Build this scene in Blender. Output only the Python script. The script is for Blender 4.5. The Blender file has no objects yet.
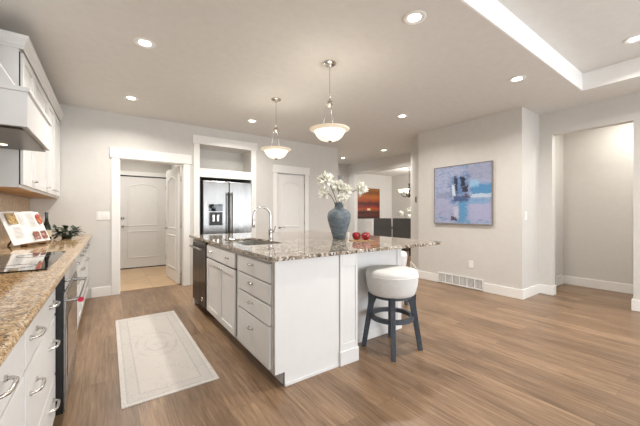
import bpy, bmesh, math, random
from mathutils import Vector, Matrix
R = math.radians
rng = random.Random(7)
scene = bpy.context.scene
COL = scene.collection

# ------------------------------------------------------------------ camera
cd = bpy.data.cameras.new('camera'); cam = bpy.data.objects.new('camera', cd); COL.objects.link(cam)
cam.location = (0, 0, 1.23); cam.rotation_euler = (R(90), 0, R(-35.25))
cd.sensor_width = 36; cd.lens = 36 * 300 / 640; cd.clip_start = .02
scene.camera = cam

# ------------------------------------------------------------------ world, daylight, exposure
w = bpy.data.worlds.new('sky'); scene.world = w; w.use_nodes = True
bg = w.node_tree.nodes['Background']; bg.inputs[0].default_value = (.78, .88, 1, 1); bg.inputs[1].default_value = 1.6
DAY = (.94, .97, 1.0)
WARM = (1.0, .955, .89)
def area(name, loc, rot, sx, sy, power, color, spread=180):
    l = bpy.data.lights.new(name, 'AREA'); l.shape = 'RECTANGLE'; l.size = sx; l.size_y = sy
    l.energy = power; l.color = color; l.spread = R(spread)
    o = bpy.data.objects.new(name, l); COL.objects.link(o); o.location = loc; o.rotation_euler = rot
    return o
# daylight entering through the living room's windows, just inside the glass
area('daylight_rear_window', (1.0, -4.12, 1.35), (R(90), 0, 0), 2.3, 1.9, 40, DAY)
area('daylight_rear_slider', (3.9, -4.12, 1.25), (R(90), 0, 0), 2.5, 2.1, 52, DAY)
area('daylight_side_window', (5.30, -2.1, 1.4), (R(90), 0, R(90)), 2.2, 1.8, 66, DAY)
area('daylight_dining_window', (8.6, 4.68, 1.5), (R(90), 0, 0), 1.6, 1.4, 42, (1, .95, .9))
CAN_POWER = 14
PENDANT_POWER = 2.2
vs = scene.view_settings
scene.display_settings.display_device = 'sRGB'
vs.view_transform = 'Standard'; vs.look = 'None'; vs.gamma = 1; vs.use_curve_mapping = False
vs.exposure = 0.52

# ------------------------------------------------------------------ materials
def lin(c):
    return tuple((v / 12.92 if v <= .04045 else ((v + .055) / 1.055) ** 2.4) for v in [q / 255 for q in c]) + (1,)
class NT:
    def __init__(s, name):
        s.m = bpy.data.materials.new(name); s.m.use_nodes = True
        s.t = s.m.node_tree; s.b = s.t.nodes['Principled BSDF']
    def n(s, typ, ins=None, **kw):
        x = s.t.nodes.new(typ)
        for k, v in kw.items(): setattr(x, k, v)
        for k, v in (ins or {}).items(): s.set(x, k, v)
        return x
    def set(s, x, k, v):
        if isinstance(v, bpy.types.NodeSocket): s.t.links.new(v, x.inputs[k])
        else: x.inputs[k].default_value = v
    def math(s, op, a, b=0.0, c=None):
        d = {0: a, 1: b}
        if c is not None: d[2] = c
        return s.n('ShaderNodeMath', d, operation=op).outputs[0]
    def ramp(s, fac, stops, interp='LINEAR'):
        r = s.n('ShaderNodeValToRGB', {0: fac}); e = r.color_ramp.elements; r.color_ramp.interpolation = interp
        while len(e) < len(stops): e.new(.5)
        for i, (p, c) in enumerate(stops): e[i].position = p; e[i].color = lin(c)
        return r.outputs[0]
    def mix(s, fac, a, b, blend='MIX'):
        x = s.n('ShaderNodeMix', data_type='RGBA', blend_type=blend)
        s.set(x, 0, fac); s.set(x, 6, a); s.set(x, 7, b)
        return x.outputs[2]
    def coord(s, scale=(1, 1, 1), rot=(0, 0, 0), which='Object'):
        tc = s.n('ShaderNodeTexCoord')
        return s.n('ShaderNodeMapping', {0: tc.outputs[which], 'Rotation': rot, 'Scale': scale}).outputs[0]
    def xyz(s):
        tc = s.n('ShaderNodeTexCoord'); q = s.n('ShaderNodeSeparateXYZ', {0: tc.outputs['Object']})
        return q.outputs
    def noise(s, vec, scale, detail=4, rough=.55, dist=0):
        return s.n('ShaderNodeTexNoise', {'Vector': vec, 'Scale': scale, 'Detail': detail, 'Roughness': rough, 'Distortion': dist})
    def bump(s, h, strength=.2, dist=.01):
        s.set(s.b, 'Normal', s.n('ShaderNodeBump', {'Height': h, 'Strength': strength, 'Distance': dist}).outputs[0])
def plain(name, c, rough=.5, metal=0, var=.03, vscale=12, bump=0, bscale=200, coat=0, spec=.5):
    k = NT(name); v = k.coord()
    nz = k.noise(v, vscale, 3).outputs[0]
    dark = tuple(max(0, q * (1 - var)) for q in c); lite = tuple(min(255, q * (1 + var)) for q in c)
    k.set(k.b, 'Base Color', k.ramp(nz, [(.3, dark), (.7, lite)]))
    k.b.inputs['Roughness'].default_value = rough; k.b.inputs['Metallic'].default_value = metal
    k.b.inputs['Coat Weight'].default_value = coat; k.b.inputs['Specular IOR Level'].default_value = spec
    if bump: k.bump(k.noise(v, bscale, 3).outputs[0], bump, .002)
    return k.m
def emit(name, c, strength, base=None):
    k = NT(name); v = k.coord()
    col = k.ramp(k.noise(v, 9, 2).outputs[0], [(.3, tuple(q * .97 for q in c)), (.7, c)])
    k.set(k.b, 'Base Color', lin(base or c)); k.set(k.b, 'Emission Color', col)
    k.b.inputs['Emission Strength'].default_value = strength; k.b.inputs['Roughness'].default_value = .3
    return k.m
M = {}
M['wall'] = plain('wall_paint_greige', (211, 208, 203), .75, var=.008, bump=.08, bscale=90)
M['ceil'] = plain('ceiling_paint_greige', (224, 222, 218), .85, var=.01, bump=.12, bscale=60)
M['tray'] = plain('tray_paint_white', (246, 246, 244), .7, var=.008)
M['trim'] = plain('trim_paint_white', (238, 236, 232), .4, var=.006)
M['door'] = plain('door_paint_white', (232, 230, 227), .4, var=.006)
M['cab'] = plain('cabinet_paint_white', (226, 225, 223), .35, var=.006)
M['gap'] = plain('shadow_line_dark', (30, 29, 28), .8)
M['nickel'] = plain('brushed_nickel', (205, 202, 197), .22, 1, .02)
M['chrome'] = plain('faucet_steel', (200, 200, 200), .14, 1, .02)
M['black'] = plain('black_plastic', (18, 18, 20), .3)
M['blackgl'] = plain('black_ceramic_glass', (10, 10, 12), .05, coat=.6)
M['plate'] = plain('switch_plastic_white', (238, 237, 233), .35)
M['bowl'] = plain('sink_steel', (205, 204, 200), .3, 1)
M['slate'] = plain('stool_wood_slate', (68, 75, 84), .45, var=.12, vscale=25)
M['seatfab'] = plain('stool_fabric_offwhite', (220, 219, 216), .8, var=.02, vscale=60, bump=.15, bscale=260)
M['greyfab'] = plain('dining_fabric_charcoal', (82, 80, 80), .85, var=.06, vscale=40, bump=.2)
M['whitefab'] = plain('dining_fabric_white', (240, 240, 238), .8, var=.02)
M['darkwood'] = plain('dark_walnut', (52, 42, 36), .4, var=.15, vscale=20)
M['bronze'] = plain('oil_rubbed_bronze', (50, 40, 32), .35, .8, .1)
M['grille'] = plain('vent_enamel_white', (234, 233, 229), .4)
M['ventdark'] = plain('vent_recess_grey', (120, 120, 122), .7)
M['frame'] = plain('picture_frame_pewter', (140, 133, 126), .4, .4, .05)
M['page'] = plain('paper_white', (240, 237, 232), .7, var=.01)
M['ink'] = plain('printed_text_grey', (188, 186, 184), .8)
M['stand'] = plain('bookstand_wood', (110, 74, 44), .5, var=.2, vscale=30)
M['bottle'] = plain('bottle_glass_dark_green', (26, 30, 22), .12, coat=.5)
M['label'] = plain('bottle_label_cream', (205, 196, 170), .6)
M['leafdark'] = plain('leaf_dark_green', (36, 56, 32), .45, var=.25, vscale=40)
M['stemg'] = plain('flower_stem_olive', (98, 104, 58), .55, var=.15, vscale=40)
M['petal'] = plain('petal_cream_white', (248, 246, 236), .6, var=.04, vscale=50)
M['bud'] = plain('flower_heart_lime', (196, 200, 120), .6, var=.1, vscale=60)
M['apple'] = plain('apple_skin_red', (150, 18, 30), .18, var=.25, vscale=18, coat=.4)
M['board'] = plain('coaster_wood', (176, 138, 92), .5, var=.15, vscale=40)
M['candle'] = plain('candle_wax_white', (238, 234, 224), .5)
M['red'] = plain('medallion_red', (196, 30, 70), .25)
M['glassw'] = plain('window_frame_white', (240, 240, 238), .4)
M['under'] = plain('cabinet_underside_maple', (186, 146, 100), .5, var=.06, vscale=8)
M['hoodsteel'] = plain('hood_steel_dark', (120, 116, 110), .4, 1, .04)
M['rubber'] = plain('seal_black', (24, 22, 21), .7)
M['glow'] = emit('can_lens_glow', (255, 250, 240), 9)
M['puck'] = emit('hood_lamp_glow', (255, 236, 205), 2)
M['shade'] = emit('alabaster_bowl_glow', (255, 246, 232), .6, (238, 230, 216))
M['rim'] = emit('alabaster_rim_glow', (255, 236, 206), .22, (236, 224, 204))
M['shade2'] = emit('chandelier_glass_glow', (255, 240, 215), .9, (245, 238, 225))

def wood_floor():
    k = NT('floor_oak_plank'); v = k.coord((1, 1, 1), (0, 0, R(90)))
    br = k.n('ShaderNodeTexBrick', {'Vector': v, 'Color1': (.0, .0, .0, 1), 'Color2': (1, 1, 1, 1), 'Mortar': (.5, .5, .5, 1), 'Scale': 1.0,
             'Mortar Size': .0012, 'Mortar Smooth': .2, 'Bias': 0, 'Brick Width': 1.35, 'Row Height': .155}, offset=.37, offset_frequency=2)
    tint = br.outputs['Color']
    off = k.n('ShaderNodeVectorMath', {0: k.coord((16, .9, 16)), 1: k.n('ShaderNodeVectorMath', {0: tint, 1: (37, 91, 13)}, operation='MULTIPLY').outputs[0]}, operation='ADD').outputs[0]
    g1 = k.noise(off, 1.9, 9, .68, 1.2).outputs[0]
    g2 = k.noise(k.coord((90, 3.5, 90)), 1.3, 5, .6, .3).outputs[0]
    g3 = k.noise(k.coord((5, 1.4, 5)), 1.2, 4, .6, .6).outputs[0]
    base = k.ramp(g1, [(.25, (112, 86, 62)), (.44, (156, 126, 97)), (.6, (178, 148, 118)), (.8, (200, 172, 142))])
    pl = k.ramp(k.n('ShaderNodeSeparateColor', {0: tint}).outputs[0], [(0, (204, 200, 198)), (1, (252, 252, 252))])
    c = k.mix(.85, base, pl, 'MULTIPLY')
    c = k.mix(.35, c, k.ramp(g2, [(.3, (120, 110, 105)), (.7, (255, 255, 255))]), 'MULTIPLY')
    c = k.mix(.45, c, k.ramp(g3, [(.3, (150, 140, 130)), (.65, (255, 252, 250))]), 'MULTIPLY')
    c = k.mix(k.math('MULTIPLY', br.outputs['Fac'], .55), c, lin((70, 52, 40)))
    k.set(k.b, 'Base Color', c); k.b.inputs['Roughness'].default_value = .34
    k.bump(k.math('ADD', g2, k.math('MULTIPLY', br.outputs['Fac'], -1.5)), .12, .002)
    return k.m
M['floor'] = wood_floor()
def tile_floor():
    k = NT('mudroom_tile_tan'); v = k.coord((1, 1, 1))
    br = k.n('ShaderNodeTexBrick', {'Vector': v, 'Color1': lin((206, 178, 142)), 'Color2': lin((196, 166, 130)), 'Mortar': lin((164, 140, 112)), 'Scale': 1.0,
             'Mortar Size': .004, 'Brick Width': .61, 'Row Height': .61}, offset=0.0)
    c = k.mix(.3, br.outputs['Color'], k.ramp(k.noise(v, 5, 5).outputs[0], [(.3, (200, 180, 160)), (.7, (255, 250, 245))]), 'MULTIPLY')
    k.set(k.b, 'Base Color', c); k.b.inputs['Roughness'].default_value = .35
    return k.m
M['tile'] = tile_floor()
def granite(name, stops, dark, lite, sc, rough=.09):
    k = NT(name); v = k.coord()
    n1 = k.noise(v, 34 * sc, 6, .72, .6).outputs[0]
    c = k.ramp(n1, stops)
    vo = k.n('ShaderNodeTexVoronoi', {'Vector': v, 'Scale': 95 * sc})
    cell = k.n('ShaderNodeSeparateColor', {0: vo.outputs['Color']}).outputs
    n2 = k.noise(v, 9 * sc, 4, .6).outputs[0]
    md = k.math('MULTIPLY', k.math('GREATER_THAN', cell[0], .76), k.math('GREATER_THAN', n2, .46))
    ml = k.math('MULTIPLY', k.math('GREATER_THAN', cell[1], .78), k.math('LESS_THAN', n2, .56))
    c = k.mix(k.math('MULTIPLY', md, .85), c, lin(dark)); c = k.mix(k.math('MULTIPLY', ml, .8), c, lin(lite))
    k.set(k.b, 'Base Color', c); k.b.inputs['Roughness'].default_value = rough; k.b.inputs['Specular IOR Level'].default_value = .6
    return k.m
M['granite'] = granite('granite_golden', [(.3, (70, 52, 36)), (.42, (150, 114, 74)), (.52, (190, 154, 106)), (.62, (208, 178, 132)), (.75, (160, 124, 82))], (70, 54, 42), (226, 208, 178), 1.7)
M['granite2'] = granite('granite_cool_lit_grey', [(.3, (46, 42, 40)), (.42, (104, 90, 76)), (.52, (150, 134, 116)), (.62, (186, 176, 162)), (.75, (104, 98, 94))], (34, 31, 31), (216, 210, 200), .74, .05)  # same stone as the left worktop, cool daylight put into its grey colour
M['splash'] = granite('backsplash_tan_stone', [(.3, (182, 152, 114)), (.5, (194, 164, 126)), (.7, (206, 180, 144))], (178, 148, 110), (208, 184, 150), .4, .3)
def steel(name, c, rough=.28, axis=0):
    k = NT(name); s = [4, 4, 4]; s[axis] = 160
    nz = k.noise(k.coord(tuple(s)), 1.0, 4, .6).outputs[0]
    k.set(k.b, 'Base Color', k.ramp(nz, [(.3, tuple(q * .93 for q in c)), (.7, c)])); k.b.inputs['Metallic'].default_value = 1
    k.set(k.b, 'Roughness', k.math('MULTIPLY_ADD', nz, .12, rough - .06))
    k.b.inputs['Anisotropic'].default_value = .6
    w3 = [2.2, 2.2, .35]
    k.bump(k.noise(k.coord(tuple(w3)), 2.2, 2, .5).outputs[0], .35, .03)
    return k.m
M['steel'] = steel('stainless_brushed', (158, 157, 155), .26)
M['steeldk'] = steel('stainless_brushed_dark', (84, 77, 72), .3)  # dishwasher door tone: the dark floor's reflection is put into the colour
def vase_mat():
    k = NT('vase_glaze_slate_blue'); v = k.coord((1, 1, 2.5))
    nz = k.noise(v, 14, 6, .65, .4).outputs[0]
    k.set(k.b, 'Base Color', k.ramp(nz, [(.3, (66, 77, 85)), (.5, (93, 105, 113)), (.7, (124, 131, 135))]))
    k.b.inputs['Roughness'].default_value = .55; k.bump(nz, .25, .004)
    return k.m
M['vase'] = vase_mat()
def rug_mat(hx, hy):
    k = NT('rug_faded_oriental'); x, y, z = k.xyz()
    ax = k.math('ABSOLUTE', x); ay = k.math('ABSOLUTE', y)
    e = k.math('MINIMUM', k.math('SUBTRACT', hx, ax), k.math('SUBTRACT', hy, ay))
    v = k.coord()
    nz = k.noise(v, 7, 5, .6).outputs[0]
    band = k.ramp(k.math('DIVIDE', e, hx), [(0, (212, 207, 201)), (.07, (212, 207, 201)), (.09, (194, 190, 186)), (.13, (203, 198, 192)), (.32, (200, 195, 190)), (.335, (188, 184, 181)), (.36, (207, 201, 195)), (.9, (207, 202, 196))], 'CONSTANT')
    fl = k.math('SINE', k.math('MULTIPLY', k.noise(v, 11, 3, .5).outputs[0], 46.0))
    orn = k.math('MULTIPLY', k.math('GREATER_THAN', fl, .6), .30)
    wob = k.math('MULTIPLY', k.math('SUBTRACT', nz, .5), .22)
    rr = k.math('SQRT', k.math('ADD', k.math('POWER', k.math('DIVIDE', ax, .2), 2.0), k.math('POWER', k.math('DIVIDE', ay, .34), 2.0)))
    wave = k.math('SINE', k.math('MULTIPLY', k.math('ADD', rr, wob), 17.0))
    med = k.math('MULTIPLY', k.math('MULTIPLY', k.math('GREATER_THAN', wave, .55), k.math('LESS_THAN', rr, 1.15)), .36)
    wear = k.n('ShaderNodeMapRange', {0: k.noise(v, 4, 4).outputs[0], 1: .35, 2: .62}).outputs[0]
    f = k.math('MULTIPLY', k.math('MAXIMUM', orn, med), wear)
    c = k.mix(f, band, lin((160, 158, 158)))
    c = k.mix(.25, c, k.ramp(k.noise(v, 140, 2).outputs[0], [(.3, (205, 200, 195)), (.7, (255, 255, 255))]), 'MULTIPLY')
    k.set(k.b, 'Base Color', c); k.b.inputs['Roughness'].default_value = .95; k.bump(k.noise(v, 300, 2).outputs[0], .3, .002)
    return k.m
M['rug'] = rug_mat(.3025, .94)
def blobs(k, c, items):
    x, y, z = k.xyz(); v = k.coord((1, 1, 1.8))
    nz = k.noise(v, 15, 6, .72, .8).outputs[0]
    for cx, cz, rx, rz, col, amt, rag in items:
        dx = k.math('DIVIDE', k.math('SUBTRACT', x, cx), rx); dz = k.math('DIVIDE', k.math('SUBTRACT', z, cz), rz)
        d = k.math('MAXIMUM', k.math('ABSOLUTE', dx), k.math('ABSOLUTE', dz))
        d = k.math('ADD', d, k.math('MULTIPLY', k.math('SUBTRACT', nz, .5), rag))
        m = k.n('ShaderNodeMapRange', {0: d, 1: 1.12, 2: .82, 3: 0.0, 4: amt}).outputs[0]
        c = k.mix(m, c, lin(col))
    return c
def abstract_mat():
    k = NT('painted_canvas_abstract')
    base = k.ramp(k.noise(k.coord((4.5, 1, 9)), 1.6, 8, .72, 1.0).outputs[0], [(.30, (88, 104, 146)), (.40, (122, 150, 188)), (.47, (148, 158, 190)), (.53, (172, 176, 200)), (.60, (132, 144, 178)), (.70, (160, 186, 210))])
    c = blobs(k, base, [
        (.30, .33, .22, .13, (146, 150, 174), .6, 2.2), (-.28, .0, .16, .05, (122, 132, 164), .6, 2.2), (-.33, -.22, .14, .14, (168, 166, 196), .6, 2.2),
        (.33, .05, .17, .10, (70, 134, 182), .9, 1.3), (.05, -.27, .10, .20, (78, 142, 186), .85, 1.8), (.3, -.03, .2, .03, (190, 204, 220), .85, 1.8),
        (.3, -.27, .2, .15, (170, 170, 202), .7, 1.8), (.24, -.12, .22, .045, (106, 154, 194), .65, 2.2), (-.02, .14, .17, .17, (76, 116, 162), .75, 2.8), (.22, .17, .07, .06, (144, 188, 218), .7, 2.6),
        (-.09, .17, .035, .12, (24, 32, 58), .95, 3.4), (.03, .2, .04, .08, (22, 28, 46), .95, 3.4), (.07, .09, .05, .05, (40, 36, 54), .95, 3.2),
        (.0, -.07, .14, .05, (54, 72, 118), .85, 3.4), (-.13, .08, .03, .09, (216, 224, 234), .8, 3.2), (-.12, -.4, .05, .035, (52, 44, 76), .9, 3.0), (.09, -.02, .025, .04, (92, 44, 50), .7, 2.5), (-.08, -.3, .04, .09, (196, 196, 212), .75, 2.8)])
    k.set(k.b, 'Base Color', c); k.b.inputs['Roughness'].default_value = .5
    k.bump(k.noise(k.coord((12, 1, 30)), 2, 4).outputs[0], .3, .004)
    return k.m
M['abstract'] = abstract_mat()
def sunset_mat(h):
    k = NT('painted_canvas_sunset'); x, y, z = k.xyz()
    nz = k.noise(k.coord((1.2, 1, 5)), 2.2, 5, .6, .5).outputs[0]
    t = k.math('ADD', k.math('DIVIDE', z, h), k.math('MULTIPLY', k.math('SUBTRACT', nz, .5), .22))
    c = k.ramp(t, [(0, (36, 18, 14)), (.12, (92, 32, 20)), (.22, (42, 20, 18)), (.31, (166, 76, 38)), (.38, (130, 38, 24)), (.5, (70, 26, 20)), (.58, (150, 62, 26)), (.72, (170, 96, 32)), (.85, (112, 64, 24)), (1, (150, 94, 36))])
    c = blobs(k, c, [(.02, .30 * h, .08, .04, (250, 214, 160), .9, .8)])
    k.set(k.b, 'Base Color', c); k.b.inputs['Roughness'].default_value = .5
    return k.m
M['sunset'] = sunset_mat(1.16)
def photo_mat(name, cols):
    k = NT(name); nz = k.noise(k.coord(), 38, 4, .6).outputs[0]
    k.set(k.b, 'Base Color', k.ramp(nz, [(.3 + .4 * i / (len(cols) - 1), c) for i, c in enumerate(cols)])); k.b.inputs['Roughness'].default_value = .4
    return k.m
M['photo1'] = photo_mat('printed_photo_pasta', [(50, 42, 38), (150, 112, 56), (204, 176, 120), (84, 74, 46)])
M['photo2'] = photo_mat('printed_photo_tomato', [(110, 40, 26), (186, 74, 46), (226, 190, 150)])
M['photo3'] = photo_mat('printed_photo_meat', [(70, 40, 36), (150, 80, 66), (226, 216, 206)])
def glass_mat():
    k = NT('window_glass'); v = k.coord()
    k.set(k.b, 'Base Color', k.ramp(k.noise(v, 3, 2).outputs[0], [(.3, (250, 252, 252)), (.7, (255, 255, 255))]))
    k.b.inputs['Transmission Weight'].default_value = 1; k.b.inputs['Roughness'].default_value = 0; k.b.inputs['IOR'].default_value = 1.02
    return k.m
M['glass'] = glass_mat()

# ------------------------------------------------------------------ mesh helpers
class MB:
    def __init__(s): s.bm = bmesh.new()
    def box(s, x0, x1, y0, y1, z0, z1, mi=0):
        vs_ = [s.bm.verts.new((x, y, z)) for x in (x0, x1) for y in (y0, y1) for z in (z0, z1)]
        for q in ((0, 1, 3, 2), (4, 6, 7, 5), (0, 4, 5, 1), (2, 3, 7, 6), (0, 2, 6, 4), (1, 5, 7, 3)):
            s.bm.faces.new([vs_[i] for i in q]).material_index = mi
        return s
    def prism(s, pts, z0, z1, mi=0):
        a = [s.bm.verts.new((p[0], p[1], z0)) for p in pts]; b = [s.bm.verts.new((p[0], p[1], z1)) for p in pts]
        n = len(pts)
        s.bm.faces.new(a[::-1]).material_index = mi; s.bm.faces.new(b).material_index = mi
        for i in range(n): s.bm.faces.new((a[i], a[(i + 1) % n], b[(i + 1) % n], b[i])).material_index = mi
        return s
    def loft(s, rings, caps=True, mi=0, closed=False):
        rs = [[s.bm.verts.new(p) for p in r] for r in rings]; n = len(rs[0])
        m = len(rs)
        for i in range(m if closed else m - 1):
            A = rs[i]; B = rs[(i + 1) % m]
            for j in range(n): s.bm.faces.new((A[j], A[(j + 1) % n], B[(j + 1) % n], B[j])).material_index = mi
        if caps and not closed:
            s.bm.faces.new(rs[0][::-1]).material_index = mi; s.bm.faces.new(rs[-1]).material_index = mi
        return s
    def lathe(s, prof, cx=0, cy=0, z=0, seg=32, mi=0, caps=True):
        rings = [[(cx + r * math.cos(2 * math.pi * j / seg), cy + r * math.sin(2 * math.pi * j / seg), z + h) for j in range(seg)] for r, h in prof]
        return s.loft(rings, caps, mi)
    def tube(s, path, rad, seg=10, mi=0, closed=False):
        P = [Vector(p) for p in path]; n = len(P); rings = []; up = None
        for i in range(n):
            if closed: t = (P[(i + 1) % n] - P[i - 1]).normalized()
            else: t = (P[min(i + 1, n - 1)] - P[max(i - 1, 0)]).normalized()
            if up is None: up = Vector((0, 0, 1)) if abs(t.z) < .9 else Vector((1, 0, 0))
            a = t.cross(up)
            if a.length < 1e-4: a = t.orthogonal()
            a.normalize(); b = a.cross(t).normalized(); up = b
            r = rad[i] if isinstance(rad, (list, tuple)) else rad
            rings.append([P[i] + r * (a * math.cos(2 * math.pi * j / seg) + b * math.sin(2 * math.pi * j / seg)) for j in range(seg)])
        return s.loft(rings, True, mi, closed)
    def quad(s, a, b, c, d, mi=0):
        s.bm.faces.new([s.bm.verts.new(p) for p in (a, b, c, d)]).material_index = mi; return s
    def poly(s, pts, mi=0):
        s.bm.faces.new([s.bm.verts.new(p) for p in pts]).material_index = mi; return s
    def build(s, name, mat, parent=None, loc=(0, 0, 0), rz=0, bevel=0, smooth=False, subsurf=0):
        bmesh.ops.recalc_face_normals(s.bm, faces=s.bm.faces)
        me = bpy.data.meshes.new(name); s.bm.to_mesh(me); s.bm.free()
        for m in (mat if isinstance(mat, (list, tuple)) else [mat]): me.materials.append(M[m])
        if smooth:
            for p in me.polygons: p.use_smooth = True
            if smooth is not True: me.set_sharp_from_angle(angle=R(smooth))
        o = bpy.data.objects.new(name, me); COL.objects.link(o)
        o.location = loc; o.rotation_euler = (0, 0, rz)
        if parent is not None: o.parent = parent
        if bevel:
            b = o.modifiers.new('bevel', 'BEVEL'); b.width = bevel; b.segments = 2; b.limit_method = 'ANGLE'
        if subsurf:
            q = o.modifiers.new('sub', 'SUBSURF'); q.levels = subsurf; q.render_levels = subsurf
        return o
def tag(o, label=None, cat=None, group=None, kind=None):
    if label: o['label'] = label
    if cat: o['category'] = cat
    if group: o['group'] = group
    if kind: o['kind'] = kind
    return o
def thing(name, label, cat, loc=(0, 0, 0), rz=0, group=None):
    o = bpy.data.objects.new(name, None); COL.objects.link(o); o.empty_display_size = .1
    o.location = loc; o.rotation_euler = (0, 0, rz)
    return tag(o, label, cat, group)
def struct(o): o['kind'] = 'structure'; return o
def copy_tree(o, parent=None):
    c = o.copy(); COL.objects.link(c)
    if parent is not None: c.parent = parent
    for ch in list(o.children): copy_tree(ch, c)
    return c
def grid_wall(us, zs, holes, t0, t1, axis):
    """a wall with rectangular holes; u runs along x (axis 'x', thickness in y) or y (axis 'y', thickness in x)"""
    us = sorted(set(us + [q for hh in holes for q in hh[:2]])); zs = sorted(set(zs + [q for hh in holes for q in hh[2:]]))
    mb = MB(); V = {}
    def vert(i, j, k):
        if (i, j, k) not in V:
            t = t1 if k else t0
            V[i, j, k] = mb.bm.verts.new((us[i], t, zs[j]) if axis == 'x' else (t, us[i], zs[j]))
        return V[i, j, k]
    def solid(i, j):
        if i < 0 or j < 0 or i >= len(us) - 1 or j >= len(zs) - 1: return False
        cu = (us[i] + us[i + 1]) / 2; cz = (zs[j] + zs[j + 1]) / 2
        return not any(h0 < cu < h1 and a < cz < b for h0, h1, a, b in holes)
    F = lambda *q: mb.bm.faces.new([vert(*v) for v in q])
    for i in range(len(us) - 1):
        for j in range(len(zs) - 1):
            if not solid(i, j): continue
            for k in (0, 1): F((i, j, k), (i + 1, j, k), (i + 1, j + 1, k), (i, j + 1, k))
            if not solid(i - 1, j): F((i, j, 0), (i, j, 1), (i, j + 1, 1), (i, j + 1, 0))
            if not solid(i + 1, j): F((i + 1, j, 0), (i + 1, j, 1), (i + 1, j + 1, 1), (i + 1, j + 1, 0))
            if not solid(i, j - 1): F((i, j, 0), (i, j, 1), (i + 1, j, 1), (i + 1, j, 0))
            if not solid(i, j + 1): F((i, j + 1, 0), (i, j + 1, 1), (i + 1, j + 1, 1), (i + 1, j + 1, 0))
    return mb

# ------------------------------------------------------------------ room shell
H = 2.74; LX = -.86; BY = 5.47; RX = 5.42; RY = -4.3
struct(MB().box(-1.0, 9.7, -4.45, 8.55, -.1, 0).build('floor', 'floor'))
struct(MB().box(-.1, 1.2, 5.63, 7.8, 0, .004).build('floor_mudroom', 'tile'))
TX0, TX1, TY0, TY1, TZ = .55, 4.79, -3.2, 1.165, 2.95
c = MB()
for q in ((-1.0, TX0, -4.45, 8.55), (TX1, 9.7, -4.45, 8.55), (TX0, TX1, TY1, 8.55), (TX0, TX1, -4.45, TY0)):
    c.box(q[0], q[1], q[2], q[3], H, H + .3)
struct(c.build('ceiling', 'ceil'))
struct(MB().box(TX0, TX1, TY0, TY1, TZ, TZ + .1).build('ceiling_tray', 'ceil'))
c = MB(); t = .012
c.box(TX0, TX0 + t, TY0, TY1, H - .0, TZ).box(TX1 - t, TX1, TY0, TY1, H, TZ).box(TX0 + t, TX1 - t, TY0, TY0 + t, H, TZ).box(TX0 + t, TX1 - t, TY1 - t, TY1, H, TZ)
struct(c.build('trim_1', 'tray'))

struct(MB().box(LX - .1, LX, RY, BY + .12, 0, H).build('wall_left', 'wall'))
DW0, DW1, DWT = .14, 1.045, 2.06            # doorway to the mudroom
FN0, FN1 = 1.30, 2.245                       # fridge niche
PD0, PD1 = 2.80, 3.465                       # pantry door
struct(grid_wall([LX, 4.37], [0, H], [(DW0, DW1, 0, DWT), (FN0, FN1, 0, 1.875), (FN0, FN1, 2.0, 2.43), (PD0, PD1, 0, 2.05)], BY, BY + .12, 'x').build('wall_back', 'wall'))
struct(MB().box(4.25, 4.37, BY + .12, 7.2, 0, H).build('wall_hall_left', 'wall'))
struct(grid_wall([4.25, 6.15], [0, H], [(4.9, 5.97, 0, 2.4)], 7.2, 7.32, 'x').build('wall_hall_end', 'wall'))
struct(grid_wall([4.372, 8.4], [0, H], [(4.64, 6.87, 0, 2.405)], 6.15, 6.27, 'y').build('wall_dining_opening', 'wall'))
struct(MB().prism([(4.81, 1.825), (5.42, 1.825), (5.42, 1.945), (4.93, 1.945), (4.93, 3.52), (5.66, 4.25), (6.27, 4.25), (6.27, 4.37), (5.61, 4.37), (4.81, 3.57)], 0, H).build('wall_right', 'wall'))
struct(grid_wall([RY, 1.945], [0, H], [(.81, 1.66, 0, 2.40), (-3.2, -1.0, .5, 2.3)], RX, RX + .12, 'y').build('wall_right_living', 'wall'))
n = MB().box(5.54, 6.62, 1.825, 1.945, 0, H).box(6.5, 6.62, .3, 1.825, 0, H).box(5.54, 6.62, .18, .3, 0, H)
struct(n.build('wall_nook', 'wall'))
struct(grid_wall([LX, RX + .12], [0, H], [(-.15, 2.15, .4, 2.3), (2.65, 5.15, .15, 2.3)], RY - .12, RY, 'x').build('wall_rear', 'wall'))
struct(MB().box(4.25, 9.66, 8.4, 8.5, 0, H).build('wall_dining_north', 'wall'))
struct(grid_wall([4.5, 8.4], [0, H], [], 9.56, 9.66, 'y').build('wall_dining_east', 'wall'))
struct(grid_wall([6.27, 9.56], [0, H], [(7.8, 9.4, .8, 2.2)], 4.5, 4.62, 'x').build('wall_dining_south', 'wall'))
mw = MB().box(-.2, -.1, BY + .12, 7.9, 0, H).box(1.2, 1.28, BY + .12, 7.9, 0, H)
struct(mw.build('wall_mudroom_sides', 'wall'))
struct(grid_wall([-.1, 1.2], [0, H], [(.19, 1.12, 0, 2.06)], 7.8, 7.92, 'x').build('wall_mudroom_end', 'wall'))
n = MB().box(1.29, 1.30, BY + .12, 6.3, 0, H).box(FN1, FN1 + .06, BY + .12, 6.3, 0, H).box(1.30, FN1, 6.28, 6.36, 0, H)
n.box(1.30, FN1, BY + .12, 6.28, 1.875, 2.0).box(1.30, FN1, BY + .42, 6.28, 2.0, 2.5).box(1.30, FN1, BY + .12, BY + .42, 2.43, 2.5)
struct(n.build('wall_fridge_niche', 'wall'))

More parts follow.
